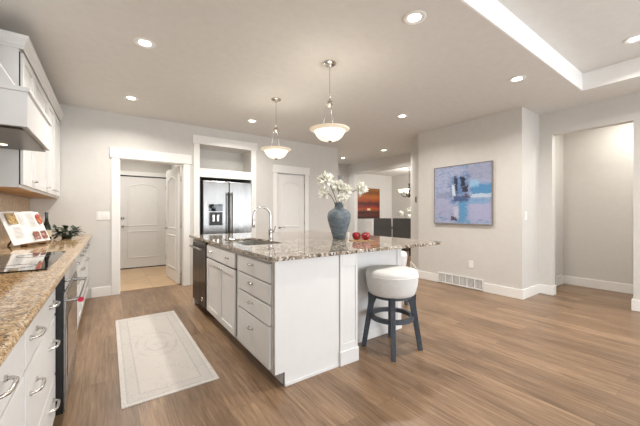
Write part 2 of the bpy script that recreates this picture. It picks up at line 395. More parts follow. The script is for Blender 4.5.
# windows behind the camera, and the dining window
def window(i, axis, u0, u1, z0, z1, t, mull):
    root = bpy.data.objects.new('window_%d' % i, None); COL.objects.link(root); struct(root)
    def B(mb, a, b, c0, c1, d0, d1): return mb.box(a, b, t + d0, t + d1, c0, c1) if axis == 'x' else mb.box(t + d0, t + d1, a, b, c0, c1)
    f = MB(); e = .06
    B(f, u0, u0 + e, z0, z1, 0, .07); B(f, u1 - e, u1, z0, z1, 0, .07); B(f, u0 + e, u1 - e, z0, z0 + e, 0, .07); B(f, u0 + e, u1 - e, z1 - e, z1, 0, .07)
    for q in mull: B(f, q - .03, q + .03, z0 + e, z1 - e, 0, .07)
    f.build('window_frame', 'glassw', root)
    g = MB(); B(g, u0 + e, u1 - e, z0 + e, z1 - e, .03, .036); g.build('pane', 'glass', root)
window(1, 'x', -.15, 2.15, .4, 2.3, RY - .1, [1.0])
window(2, 'x', 2.65, 5.15, .15, 2.3, RY - .1, [3.9])
window(3, 'y', -3.2, -1.0, .5, 2.3, RX + .03, [-2.1])
window(4, 'x', 7.8, 9.4, .8, 2.2, 4.52, [8.6])

# casings and baseboards
def casing_x(i, u0, u1, top, y, w=.098, hd=.155, over=.022):
    m = MB().box(u0 - w, u0, y - .018, y, 0, top).box(u1, u1 + w, y - .018, y, 0, top).box(u0 - w - over, u1 + w + over, y - .028, y, top, top + hd)
    struct(m.build('trim_%d' % i, 'trim', bevel=.003))
casing_x(2, DW0, DW1, DWT, BY)
casing_x(3, PD0, PD1, 2.05, BY, .09)
m = MB().box(FN0 - .098, FN0, BY - .018, BY, 0, 2.43).box(FN1, FN1 + .098, BY - .018, BY, 0, 2.43).box(FN0 - .12, FN1 + .12, BY - .03, BY, 2.43, 2.575)
m.box(FN0, FN1, BY - .016, BY, 1.86, 2.01)
struct(m.build('trim_4', 'trim', bevel=.003))
m = MB().box(DW0, DW0 + .012, BY, BY + .12, 0, DWT).box(DW1 - .012, DW1, BY, BY + .12, 0, DWT).box(DW0 + .012, DW1 - .012, BY, BY + .12, DWT - .012, DWT)
struct(m.build('trim_5', 'trim'))
m = MB().box(.10, .19, 7.782, 7.8, 0, 2.06).box(1.12, 1.2, 7.782, 7.8, 0, 2.06).box(.10, 1.2, 7.782, 7.8, 2.06, 2.15)
struct(m.build('trim_6', 'trim'))
def base(name, *boxes):
    m = MB()
    for b in boxes: m.box(*b, 0, .14)
    struct(m.build('baseboard_' + name, 'trim', bevel=.004))
bt = .016
base('back', (-.2, .04, BY - bt, BY), (2.37, 2.70, BY - bt, BY), (3.57, 4.37, BY - bt, BY))
base('right', (4.81 - bt, 4.81, 1.825 - bt, 2.355), (4.81 - bt, 4.81, 3.15, 3.57), (4.81, RX, 1.825 - bt, 1.825))
base('right_living', (RX - bt, RX, 1.66, 1.825 - bt), (RX - bt, RX + .12, .81, .81 + bt), (RX - bt, RX, RY, .81), (RX - bt, RX + .12, 1.66 - bt, 1.66))
base('nook', (5.54, 6.5, 1.825 - bt, 1.825), (6.5 - bt, 6.5, .3, 1.825 - bt), (5.54, 6.5 - bt, .3, .3 + bt))
base('dining', (6.27, 9.56, 8.4 - bt, 8.4), (9.56 - bt, 9.56, 4.62, 8.4 - bt))
base('hall', (5.97, 6.15 - bt, 7.2 - bt, 7.2), (6.15 - bt, 6.15, 6.87, 7.2 - bt), (4.37, 4.37 + bt, BY + .12, 7.2 - bt))
m = MB(); m.prism([(4.81, 3.57), (4.81 - .012, 3.57 + .012), (5.61 - .012, 4.37 + .012), (5.61, 4.37)], 0, .14)
struct(m.build('baseboard_hall_diagonal', 'trim'))

# ------------------------------------------------------------------ doors (front faces -y, width along x)
def panel_door(i, w, h, loc, rz, knob_left=True, two=True, hinges=True, mat='door', thick=.036):
    """arched upper panel over a square lower one; local origin at the bottom hinge-side corner of the face"""
    root = bpy.data.objects.new('door_%d' % i, None); COL.objects.link(root); struct(root); root.location = loc; root.rotation_euler = (0, 0, rz)
    m = MB().box(0, w, 0, thick, .008, h)
    m.build('door_leaf', mat, root, bevel=.002)
    st = w * .17
    def ring(pts, wid, mb, face=0.0, dirn=-1):
        n = len(pts); cx = sum(p[0] for p in pts) / n; cz = sum(p[1] for p in pts) / n
        def off(p, k):
            dx, dz = p[0] - cx, p[1] - cz
            return (p[0] - math.copysign(min(k, abs(dx)), dx), p[1] - math.copysign(min(k, abs(dz)), dz))
        R_ = []
        for k, dy in ((0, 0), (wid * .3, .009), (wid * .7, .009), (wid, 0)):
            R_.append([(off(p, k)[0], face + dirn * dy, off(p, k)[1]) for p in pts])
        mb.loft(R_, caps=False)
    def arch(x0, x1, z0, z1, rise):
        pts = [(x0, z0), (x1, z0)]
        for q in range(13):
            a = q / 12; x = x1 + (x0 - x1) * a
            pts.append((x, z1 - rise + rise * math.sin(math.pi * a) ** .8))
        return pts
    for (z0, z1, rise) in ((h * .46, h * .93, .07), (h * .11, h * .41, 0)):
        for face, dirn in ((0.0, -1), (thick, 1)):
            mb = MB()
            ring(arch(st, w - st, z0, z1, rise) if rise else [(st, z0), (w - st, z0), (w - st, z1), (st, z1)], .03, mb, face, dirn)
            mb.build('panel_moulding', mat, root)
    kx = .06 if knob_left else w - .06; s = 1 if knob_left else -1
    for face, dirn in ((0.0, -1), (thick, 1)):
        k = MB(); k.tube([(kx, face, .94), (kx, face + dirn * .008, .94)], .028, 16); k.tube([(kx, face + dirn * .008, .94), (kx, face + dirn * .05, .94)], .009, 8)
        k.tube([(kx, face + dirn * .045, .94), (kx + s * .05, face + dirn * .048, .945), (kx + s * .11, face + dirn * .045, .938)], [.009, .009, .006], 8)
        k.build('door_handle', 'nickel', root, smooth=True)
    if hinges:
        hx = w + .004 if knob_left else -.004
        for z in (.2, 1.02, h - .22):
            MB().tube([(hx, -.006, z - .045), (hx, -.006, z + .045)], .008, 8).build('hinge', 'nickel', root, smooth=True)
    return root
panel_door(1, PD1 - PD0 - .02, 2.035, (PD0 + .01, BY + .02, 0), 0)
d = panel_door(2, .91, 2.035, (.20, 7.83, 0), 0)
k = MB().tube([(.06, -.0, 1.12), (.06, -.02, 1.12)], .03, 16); k.build('deadbolt', 'nickel', d, smooth=True)
MB().box(0, .91, -.012, -.001, .002, .02).build('door_sweep', 'rubber', d)
MB().box(-.004, .914, -.002, .03, 2.037, 2.055).build('weather_strip', 'rubber', d)
# the mudroom's own door stands open along the right jamb: its leaf runs away from us
panel_door(3, .86, 2.035, (1.02, BY + .15, .004), R(94), knob_left=False)

# ------------------------------------------------------------------ cabinet makers: front faces -y, width along +x from 0, depth along +y
def arch_pull(mb, cx, y, cz, L=.11, out=.03, r=.0055, vertical=False):
    h = L / 2
    pts = [(-h, 0), (-h * .96, out * .55), (-h * .72, out * .92), (-h * .3, out), (h * .3, out), (h * .72, out * .92), (h * .96, out * .55), (h, 0)]
    P = [(cx + a, y - b, cz) if not vertical else (cx, y - b, cz + a) for a, b in pts]
    mb.tube(P, [r * 1.25, r, r, r * 1.15, r * 1.15, r, r, r * 1.25], 8)
    for q in (P[0], P[-1]): mb.tube([q, (q[0], q[1] - .006, q[2])], r * 1.9, 8)
def front(name, x0, x1, z0, z1, root, shaker=True, pulls=(), y=0, L=.11, vertical=False, mat='cab', out=.03):
    m = MB(); th = .02; s = .058
    if shaker:
        m.box(x0, x0 + s, y - th, y, z0, z1).box(x1 - s, x1, y - th, y, z0, z1).box(x0 + s, x1 - s, y - th, y, z0, z0 + s).box(x0 + s, x1 - s, y - th, y, z1 - s, z1)
        m.box(x0 + s, x1 - s, y - .010, y, z0 + s, z1 - s)
    else: m.box(x0, x1, y - th, y, z0, z1)
    d = m.build(name, mat, root, bevel=.0025)
    for px, pz in pulls:
        p = MB(); arch_pull(p, px, y - th, pz, L, vertical=vertical, out=out); p.build('pull', 'nickel', d, smooth=60)
    return d
def carcass(w, depth, z0, z1, root, toe=True, gap=True):
    m = MB().box(0, w, .002, depth, z0, z1)
    if toe: m.box(0, w, .075, depth, 0, z0)
    return m.build('carcass', 'cab', root)

# --- left run of base cabinets (faces +x): root rotated +90 deg, local x -> +Y
FX = -.257; DEP = .58
def base_unit(name, label, y0, y1, fronts, cat='cabinet', group=None):
    r = thing(name, label, cat, (FX, y0, 0), R(90), group)
    carcass(y1 - y0 - .002, DEP, .10, .885, r)
    for nm, a, b, z0, z1, sh, pulls, L in fronts: front(nm, a, b, z0, z1, r, sh, pulls, L=L)
    return r
def three_drawers(w, px):
    out = []
    for z0, z1, hz in ((.678, .865, .765), (.350, .666, .56), (.115, .338, .25)):
        out.append(('drawer', .012, w - .012, z0, z1, False, [(p, hz) for p in px], .115))
    return out
base_unit('drawer_cabinet', 'white three-drawer base cabinet nearest the camera under the left counter', .62, 1.45, three_drawers(.83, (.29, .52)))
base_unit('drawer_cabinet', 'white three-drawer base cabinet with paired pulls right before the oven', 1.45, 2.21, three_drawers(.76, (.14, .58)))
base_unit('base_cabinet', 'white base cabinet with a drawer over a door just past the oven', 3.0, 3.8,
          [('drawer', .012, .788, .705, .865, False, [(.4, .785)], .1), ('door', .012, .396, .115, .692, True, [(.34, .62)], .1), ('door', .404, .788, .115, .692, True, [(.46, .62)], .1)])
base_unit('base_cabinet', 'white base cabinet midway between the oven and the back wall', 3.8, 4.6,
          [('drawer', .012, .396, .705, .865, False, [(.2, .785)], .1), ('drawer', .404, .788, .705, .865, False, [(.6, .785)], .1), ('door', .012, .396, .115, .692, True, [(.34, .62)], .1), ('door', .404, .788, .115, .692, True, [(.46, .62)], .1)])
base_unit('base_cabinet', 'white base cabinet at the far end of the left counter against the back wall', 4.6, 5.465,
          [('drawer', .012, .42, .705, .865, False, [(.21, .785)], .1), ('drawer', .428, .85, .705, .865, False, [(.64, .785)], .1), ('door', .012, .42, .115, .692, True, [(.36, .62)], .1), ('door', .428, .85, .115, .692, True, [(.49, .62)], .1)])
base_unit('base_cabinet', 'white cabinet behind the camera under the left counter', -.6, .62, [('door', .012, .6, .115, .865, True, [(.5, .7)], .1), ('door', .61, 1.2, .115, .865, True, [(.7, .7)], .1)])

# left worktop with a bullnose edge, and stone backsplash
m = MB(); prof = [(-.858, .887), (-.204, .887), (-.192, .893), (-.187, .906), (-.192, .919), (-.204, .925), (-.858, .925)]
m.loft([[(x, y, z) for x, z in prof] for y in (-.6, 5.465)])
tag(m.build('worktop', 'granite', smooth=50), 'golden brown speckled granite worktop running along the left wall', 'worktop')
tag(MB().box(LX + .002, LX + .014, -.6, 5.465, .926, 1.416).build('backsplash', 'splash'), 'tan stone backsplash on the left wall between counter and upper cabinets', 'backsplash')

# cooktop
r = thing('cooktop', 'black glass cooktop set into the left granite counter', 'cooktop', (-.54, 2.61, .9255))
MB().box(-.27, .275, -.455, .455, 0, .007).build('glass_top', 'blackgl', r, bevel=.003)
for bx, by, br in ((-.12, -.26, .09), (.13, -.27, .075), (-.12, .26, .075), (.13, .25, .1)):
    ring = [(bx + br * math.cos(a * math.pi / 16), by + br * math.sin(a * math.pi / 16), .0072) for a in range(32)]
    MB().tube(ring, .0012, 6, closed=True).build('burner_ring', 'ventdark', r)

# under-counter oven
r = thing('wall_oven', 'stainless built-in oven with red medallion on its handle, below the cooktop', 'oven', (FX, 2.215, 0), R(90))
W = .78
MB().box(0, W, -.05, .56, .10, .885).box(0, W, .075, .56, 0, .10).build('body', 'black', r)
MB().box(.0, W, -.058, -.0505, .79, .880).build('control_panel', 'blackgl', r, bevel=.002)
d = MB().box(.002, W - .002, -.062, -.0505, .19, .784).build('door', 'steel', r, bevel=.003)
MB().box(.09, W - .09, -.064, -.0622, .27, .62).build('door_glass', 'blackgl', d)
MB().box(.002, W - .002, -.058, -.0505, .105, .184).build('bottom_trim', 'steel', r, bevel=.002)
h = MB().tube([(.03, -.127, .725), (W - .03, -.127, .725)], .013, 14)
for x in (.055, W - .055): h.tube([(x, -.062, .725), (x, -.127, .725)], .012, 10)
hd = h.build('handle', 'chrome', d, smooth=60)
md = MB().tube([(.0225, -.127, .725), (.0295, -.127, .725)], .0145, 18); tag(md.build('medallion', 'red', hd), 'red round medallion')

# upper cabinets (faces +x)
UX = -.56
def upper_unit(label, y0, y1, pull_x, z0=1.43, z1=2.50):
    r = thing('upper_cabinet', label, 'cabinet', (UX, y0, 0), R(90))
    w = y1 - y0 - .002
    MB().box(0, w, .002, .296, z0, z1).build('carcass', 'cab', r)
    MB().box(.004, w - .004, .012, .29, z0 - .004, z0 - .0005).build('underside', 'under', r)
    d = front('door', .018, w - .010, z0 + .022, z1 - .02, r, True, [(p, z0 + .075) for p in pull_x], L=.07, out=.028)
    MB().box(.0, .012, -.004, .0015, z0 + .022, z1 - .02).build('side_gap', 'gap', r)
    return r
for lab, a, b, px in (('white upper cabinet beside the range hood, nearest the camera', 3.235, 3.70, (.40,)), ('white upper cabinet second past the range hood', 3.70, 4.42, (.65,)),
                  ('white upper cabinet third past the range hood', 4.42, 4.92, (.40,)), ('white upper cabinet tight against the back wall', 4.92, 5.465, (.1,))):
    upper_unit(lab, a, b, px)
upper_unit('white upper cabinet on the near side of the range hood', 1.60, 2.33, (.1,))
def crown_profile(): return [(0, 2.501), (-.004, 2.502), (-.008, 2.515), (-.014, 2.52), (-.020, 2.55), (-.034, 2.575), (-.038, 2.60), (0, 2.60)]
m = MB(); rings = []
# path: return along the near side, then along the front; mitred corner
for off_fn in range(3):
    ring = []
    for o, z in crown_profile():
        if off_fn == 0: ring.append((LX + .002, 3.235 + o, z))
        elif off_fn == 1: ring.append((UX + .02 - o, 3.235 + o, z))
        else: ring.append((UX + .02 - o, 5.465, z))
    rings.append(ring)
m.loft(rings)
tag(m.build('crown_moulding', 'cab'), 'white crown moulding capping the upper cabinets beyond the hood', 'moulding')

# range hood (white, tapered chimney)
r = thing('range_hood', 'white wooden range hood with tapered top above the cooktop', 'range hood', (LX + .002, 2.385, 0), 0)
y1 = .815; fx = -.38 - LX
MB().box(0, fx, 0, y1, 1.725, 1.925).build('band', ['cab'], r, bevel=.003)
MB().box(0, fx + .012, -.010, y1 + .010, 1.925, 1.952).build('ledge', 'cab', r, bevel=.004)
tp = MB(); zs = [(1.952, fx - .055, .01), (2.10, fx - .140, .05), (2.30, fx - .25, .10), (2.52, fx - .36, .15), (H - .002, .02, .2)]
tp.loft([[(0, a, z), (b, a, z), (b, y1 - a, z), (0, y1 - a, z)] for z, b, a in zs]); tp.build('chimney', 'cab', r, smooth=40)
ins = MB()
ins.loft([[(.05, .03, 1.724), (fx - .03, .03, 1.724), (fx - .03, y1 - .03, 1.724), (.05, y1 - .03, 1.724)], [(.04, .02, 1.71), (fx - .02, .02, 1.71), (fx - .02, y1 - .02, 1.71), (.04, y1 - .02, 1.71)]])
ins.build('steel_insert', 'hoodsteel', r)
for q in (.22, .60): MB().lathe([(.022, -.004), (.022, 0)], .26, q, 1.709, 16).build('hood_lamp', 'puck', r)

# ------------------------------------------------------------------ kitchen island
IX = .95
def isl(name, label, y1, y0, cat):      # faces -x: local x runs towards the camera, from y1 down to y0
    return thing(name, label, cat, (IX, y1, 0), R(-90))
r = isl('sink_cabinet', 'white island cabinet with double doors below the sink', 3.60, 2.62, 'cabinet')
w = .98; mm = MB().box(0, .018, .002, .56, .10, .893).box(w - .02, w - .002, .002, .56, .10, .893).box(.018, w - .02, .002, .56, .10, .118).box(.018, w - .02, .54, .56, .118, .893).box(.018, w - .02, .002, .02, .85, .893).box(0, w - .002, .075, .56, 0, .10)
mm.build('carcass', 'cab', r)
front('false_drawer', .02, .95, .728, .868, r, False, [(.2, .80), (.75, .80)], L=.075, out=.022)
front('door', .02, .481, .115, .712, r, True, [(.40, .665)], L=.075, out=.022); front('door', .489, .95, .115, .712, r, True, [(.55, .665)], L=.075, out=.022)
r = isl('drawer_cabinet', 'white island four-drawer cabinet at the near corner', 2.62, 1.9, 'cabinet')
carcass(.70, .56, .10, .893, r)
for z0, z1 in ((.733, .868), (.582, .720), (.428, .569), (.118, .415)):
    front('drawer', .045, .680, z0, z1, r, False, [(.35, (z0 + z1) / 2 + (.02 if z1 - z0 < .2 else .05))], L=.075, out=.022)
r = isl('dishwasher', 'dark stainless dishwasher at the far end of the island', 4.27, 3.61, 'dishwasher')
MB().box(.004, .65, .004, .56, .10, .885).box(.01, .65, .09, .56, .0, .10).build('body', 'black', r)
d = MB().box(.006, .648, -.024, .003, .105, .845).build('door', 'steeldk', r, bevel=.003)
MB().box(.006, .648, -.02, .003, .847, .885).build('control_strip', 'blackgl', r)
h = MB().tube([(.05, -.065, .80), (.60, -.065, .80)], .012, 12)
for x in (.08, .57): h.tube([(x, -.024, .80), (x, -.065, .80)], .009, 8)
h.build('handle', 'steel', d, smooth=60)
bd = MB(); bd.tube([(.5 + .024 * math.cos(a * math.pi / 10), -.0255, .19 + .024 * math.sin(a * math.pi / 10)) for a in range(20)], .0025, 6, closed=True)
bd.build('badge', 'nickel', d)
# body: end panels, post, knee wall
r = thing('island_end_panel', 'white end panel and square corner post on the near end of the island', 'island panel', (1.3, 1.9, 0))
ox, oy = -1.3, -1.9
def B(m, x0, x1, y0, y1, z0, z1): return m.box(x0 + ox, x1 + ox, y0 + oy, y1 + oy, z0, z1)
P = B(MB(), IX + .075, 1.52, 1.882, 1.898, 0, .10); B(P, IX - .002, 1.52, 1.882, 1.898, .10, .895)
P.build('panel', 'cab', r, bevel=.0015)
B(MB(), IX + .075, 1.515, 1.874, 1.8815, 0, .022).build('shoe_moulding', 'cab', r, bevel=.002)
p = B(MB(), 1.545, 1.685, 1.876, 2.02, 0, .895); B(p, 1.522, 1.545, 1.870, 2.02, .0, .895); B(p, 1.685, 1.708, 1.870, 2.02, 0, .895)
B(p, 1.545, 1.685, 1.870, 1.876, .795, .895); B(p, 1.545, 1.685, 1.870, 1.876, 0, .17)
p.build('post', 'cab', r, bevel=.002)
B(MB(), 1.516, 1.714, 1.860, 2.026, 0, .115).build('plinth_block', 'cab', r, bevel=.004)
r = thing('kitchen_island', 'white kitchen island body with the recessed knee wall behind the stool', 'kitchen island', (2.0, 3.2, 0))
ox, oy = -2.0, -3.2
B(MB(), IX - .002, 1.56, 4.275, 4.33, 0, .895).build('end_panel', 'cab', r, bevel=.0015)
B(MB(), 1.56, 2.55, 2.12, 4.33, 0, .895).build('core', 'cab', r)
m = B(MB(), 1.715, 2.562, 2.108, 2.12, 0, .095); B(m, 2.55, 2.562, 2.12, 4.33, 0, .095); m.build('base_moulding', 'trim', r, bevel=.003)
B(MB(), 2.49, 2.556, 2.112, 2.12, .096, .894).build('corner_board', 'cab', r, bevel=.002)
B(MB(), 1.56, 1.72, 2.03, 2.12, 0, .895).build('post_return', 'cab', r)
# granite slab with sink cut-out
SX0, SX1, SY0, SY1 = 1.06, 1.46, 2.70, 3.45
out = [(.915, 1.845), (2.85, 1.845)]
for a in range(1, 9):
    t_ = R(-90 + a * 10); out.append((2.85 + .085 * math.cos(t_), 1.93 + .085 * math.sin(t_)))
out += [(2.935, 1.93), (2.935, 4.43), (.915, 4.43)]
m = MB()
ins_ = [(SX0, SY0), (SX1, SY0), (SX1, SY1), (SX0, SY1)]
b_ = m.bm
zt, zb = .925, .897
for z in (zt, zb):
    V1 = [b_.verts.new((x, y, z)) for x, y in out]; V2 = [b_.verts.new((x, y, z)) for x, y in ins_]
    # split the slab round the sink: left strip, right part, near and far pieces
    b_.faces.new([V1[0], V2[0], V2[3], V1[-1]]); b_.faces.new([V1[-1], V2[3], V2[2], V1[-2]]); b_.faces.new([V1[0], V1[1], V2[1], V2[0]])
    b_.faces.new([V1[1]] + V1[2:-1] + [V2[2], V2[1]])
    if z == zt: T1, T2 = V1, V2
    else: B1, B2 = V1, V2
for A, B in ((T1, B1), (T2, B2)):
    for i in range(len(A)): b_.faces.new([A[i], A[(i + 1) % len(A)], B[(i + 1) % len(A)], B[i]])
tag(m.build('island_worktop', 'granite2', bevel=.004), 'polished speckled granite slab on top of the island', 'worktop')
# sink
r = thing('sink', 'undermount stainless sink in the island granite', 'sink', (SX0, SY0, .70))
w_, l_, hh = SX1 - SX0, SY1 - SY0, .195
b = MB(); b.box(-.012, w_ + .012, -.012, l_ + .012, -.01, 0).box(-.012, 0, -.012, l_ + .012, 0, hh).box(w_, w_ + .012, -.012, l_ + .012, 0, hh).box(0, w_, -.012, 0, 0, hh).box(0, w_, l_, l_ + .012, 0, hh)
b.build('basin', 'bowl', r, bevel=.003)
MB().lathe([(.04, 0), (.045, .003), (.03, .004), (.02, .001)], w_ / 2, l_ / 2, .0005, 20).build('drain', 'chrome', r, smooth=40)
# faucet
r = thing('faucet', 'tall gooseneck pull-down faucet behind the island sink', 'faucet', (1.485, 3.06, .925))
MB().lathe([(.03, 0), (.03, .008), (.024, .02), (.022, .07), (.026, .10), (.022, .125), (.018, .13)], 0, 0, 0, 20).build('body', 'chrome', r, smooth=50)
path = [(0, 0, .12), (0, 0, .27)] + [(-.1 + .1 * math.cos(a), 0, .27 + .1 * math.sin(a)) for a in [R(q) for q in range(15, 181, 15)]] + [(-.204, 0, .235)]
MB().tube(path, .011, 12).build('gooseneck', 'chrome', r, smooth=60)
MB().lathe([(.013, 0), (.015, -.01), (.017, -.05), (.019, -.085), (.014, -.09)], -.204, 0, .238, 16).build('spray_head', 'chrome', r, smooth=50)
MB().tube([(0, -.02, .085), (.01, -.05, .09), (.015, -.075, .13), (.018, -.085, .165)], [.009, .008, .006, .005], 8).build('lever', 'chrome', r, smooth=60)

# ------------------------------------------------------------------ fridge
r = thing('refrigerator', 'stainless french-door refrigerator in the cased niche', 'refrigerator', (1.345, 5.405, 0))
fw = .892
MB().box(.0, fw, .07, .78, .02, 1.80).build('body', 'black', r)
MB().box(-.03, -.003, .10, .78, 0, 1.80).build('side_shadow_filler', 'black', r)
for i, (a, b) in enumerate(((.0, .452), (.458, fw))):
    d = MB().box(a, b, 0, .065, .72, 1.795).build('door', 'steel', r, bevel=.008)
    hx = .42 if i == 0 else .49
    hb = MB().tube([(hx, -.055, .82), (hx, -.055, 1.60)], .013, 12)
    for z in (.86, 1.56): hb.tube([(hx, 0, z), (hx, -.055, z)], .01, 8)
    hb.build('handle', 'steeldk', d, smooth=60)
    if i == 0:
        q = MB().box(.085, .345, -.006, -.001, .98, 1.40); q.build('dispenser_panel', 'steel', d, bevel=.002)
        MB().box(.095, .335, -.010, -.0065, 1.26, 1.385).build('dispenser_display', 'blackgl', d)
        n_ = MB().box(.10, .33, -.010, -.0065, 1.01, 1.245); n_.build('dispenser_recess', 'black', d)
        MB().box(.15, .19, -.03, -.0105, 1.08, 1.20).box(.225, .265, -.03, -.0105, 1.08, 1.20).build('dispenser_lever', 'nickel', d, bevel=.003)
d = MB().box(0, fw, 0, .065, .06, .705).build('freezer_drawer', 'steel', r, bevel=.008)
hb = MB().tube([(.08, -.055, .62), (fw - .08, -.055, .62)], .013, 12)
for x in (.11, fw - .11): hb.tube([(x, 0, .62), (x, -.055, .62)], .01, 8)
hb.build('handle', 'steeldk', d, smooth=60)

# ------------------------------------------------------------------ stools
def make_stool(label, loc, rz):
    r = thing('bar_stool', label, 'stool', loc, rz, 'backless stools at the island')
    s = [(.02, .50), (.188, .50), (.202, .506), (.214, .535), (.226, .585), (.232, .63), (.234, .672)]
    top = [(.234, .676), (.231, .700), (.218, .716), (.19, .724), (.10, .729), (.01, .730)]
    st = MB().lathe(s + top, 0, 0, 0, 40).build('seat', 'seatfab', r, smooth=True)
    MB().tube([(.2335 * math.cos(a * math.pi / 24), .2335 * math.sin(a * math.pi / 24), .670) for a in range(48)], .004, 6, closed=True).build('piping', 'seatfab', st, smooth=True)
    ap = MB(); ap.lathe([(.165, .47), (.175, .475), (.175, .499), (.165, .499)], 0, 0, 0, 32); ap.build('apron', 'slate', r, smooth=50)
    for q in range(4):
        a = math.pi / 4 + q * math.pi / 2; e = Vector((math.cos(a), math.sin(a), 0)); tt = Vector((-e.y, e.x, 0)); rings = []
        for z, rc, wd in ((.498, .155, .12), (.47, .163, .10), (.44, .176, .070), (.40, .185, .056), (.30, .203, .05), (.15, .228, .046), (0, .252, .042)):
            cc = e * rc + Vector((0, 0, z)); rings.append([cc + e * (wd / 2) * sx + tt * .019 * sy for sx, sy in ((-1, -1), (1, -1), (1, 1), (-1, 1))])
        MB().loft(rings).build('leg', 'slate', r, bevel=.003)
    ring = MB(); rg = []
    for q in range(40):
        a = q * math.pi / 20; e = Vector((math.cos(a), math.sin(a), 0))
        rg.append([e * rr + Vector((0, 0, z)) for rr, z in ((.165, .275), (.195, .275), (.195, .312), (.165, .312))])
    ring.loft(rg, closed=True).build('footrest_ring', 'slate', r, smooth=50)
    return r
st = make_stool('round white upholstered stool with slate legs at the island corner post', (2.118, 1.862, 0), R(0))
s2 = copy_tree(st); s2.location = (3.04, 2.72, 0); s2.rotation_euler.z = R(20); s2['label'] = 'round white stool mostly hidden behind the right end of the island'

# ------------------------------------------------------------------ pendants
def make_pendant(label, loc):
    r = thing('pendant_light', label, 'pendant light', loc, 0, 'alabaster bowl pendants over the island')
    MB().lathe([(.01, 0), (.062, 0), (.066, -.01), (.05, -.022), (.02, -.028), (.012, -.05), (.006, -.055)], seg=24).build('canopy', 'nickel', r, smooth=50)
    MB().tube([(0, 0, -.05), (0, 0, -.345)], .004, 8).build('rod', 'nickel', r, smooth=60)
    hub = MB().lathe([(.006, -.34), (.014, -.345), (.008, -.36), (.012, -.375), (.03, -.39), (.022, -.405), (.032, -.42), (.014, -.44), (.006, -.45)], seg=18)
    hub.build('hub', 'nickel', r, smooth=50)
    for q in range(3):
        a = q * 2 * math.pi / 3 + .4; cs, sn = math.cos(a), math.sin(a)
        MB().tube([(.018 * cs, .018 * sn, -.42), (.034 * cs, .034 * sn, -.44), (.038 * cs, .038 * sn, -.48), (.05 * cs, .05 * sn, -.56), (.085 * cs, .085 * sn, -.665), (.1 * cs, .1 * sn, -.735)], .0045, 8).build('arm', 'nickel', r, smooth=60)
    o = [(.02, -.788), (.06, -.783), (.092, -.772), (.118, -.753), (.134, -.732), (.146, -.708), (.160, -.690)]
    i = [(.157, -.683), (.138, -.703), (.127, -.728), (.111, -.746), (.086, -.765), (.056, -.776), (.02, -.781)]
    MB().lathe(o + i, seg=40).build('bowl_shade', 'shade', r, smooth=True)
    rm = MB(); rg = [[(q * math.cos(2 * math.pi * k / 40), q * math.sin(2 * math.pi * k / 40), h_) for q, h_ in ((.157, -.683), (.160, -.690), (.178, -.680), (.198, -.672), (.2, -.666), (.176, -.673))] for k in range(40)]
    tag(rm.loft(rg, closed=True).build('flared_rim', 'rim', r, smooth=60), 'cream flared glass rim')
    MB().lathe([(.004, -.805), (.012, -.80), (.02, -.79), (.026, -.786), (.018, -.776)], seg=16).build('finial', 'nickel', r, smooth=50)
    l = bpy.data.lights.new('pendant_bulb', 'POINT'); l.energy = PENDANT_POWER; l.color = WARM; l.shadow_soft_size = .05
    lo = bpy.data.objects.new('pendant_bulb', l); COL.objects.link(lo); lo.parent = r; lo.location = (0, 0, -.68)
    return r
p1 = make_pendant('nearer white glass bowl pendant, hanging lower right in front', (1.822, 2.41, H))
p2 = copy_tree(p1); p2.location = (1.82, 3.585, H); p2['label'] = 'farther white glass bowl pendant hanging in front of the back wall'

# ------------------------------------------------------------------ recessed lights
def can(label, x, y, z=H, p=None):
    r = thing('recessed_light', label, 'ceiling light', (x, y, z), 0, 'recessed ceiling lights')
    MB().lathe([(.048, 0), (.085, -.0), (.088, -.004), (.082, -.007), (.052, -.005), (.048, -.001)], seg=28).build('trim_ring', 'tray', r, smooth=50)
    MB().lathe([(.0475, -.0035), (.04, -.004), (.01, -.004)], seg=24).build('lens', 'glow', r)
    l = bpy.data.lights.new('can_beam', 'AREA'); l.shape = 'DISK'; l.size = .11; l.energy = CAN_POWER if p is None else p; l.color = WARM; l.spread = R(150)
    lo = bpy.data.objects.new('can_beam', l); COL.objects.link(lo); lo.parent = r; lo.location = (0, 0, -.012)
can('recessed light nearest the upper left cabinets', .269, 3.073)
can('recessed light just in front of the mudroom doorway', .25, 4.65)
can('recessed light at top centre, nearest the camera', 1.932, 1.47)
can('recessed light beside the corner of the ceiling tray', 3.76, 1.475)
can('recessed light between the near pendant and the painting wall', 3.74, 3.075)
can('recessed light above the fridge niche near the farther pendant', 1.93, 4.66)
can('recessed light in the hall in front of the dining opening', 5.4, 4.99)
can('small farthest recessed light deep in the hall', 5.27, 6.36)
can('recessed light inside the raised ceiling tray at the right edge', 4.25, .62, TZ, 10)
l = bpy.data.lights.new('nook_lamp', 'AREA'); l.shape = 'DISK'; l.size = .35; l.energy = 11; l.color = WARM
nl = thing('nook_light', 'ceiling light hidden inside the right-hand nook', 'ceiling light', (5.98, .85, H))
MB().lathe([(.058, 0), (.085, -.0), (.088, -.004), (.06, -.005)], seg=28).build('trim_ring', 'tray', nl)
lo = bpy.data.objects.new('nook_lamp', l); COL.objects.link(lo); lo.location = (0, 0, -.02); lo.parent = nl

# ------------------------------------------------------------------ rug
tag(MB().box(-.3025, .3025, -.94, .94, 0, .006).build('rug', 'rug', loc=(.372, 3.19, .0005)), 'pale faded oriental runner rug on the kitchen floor', 'rug')

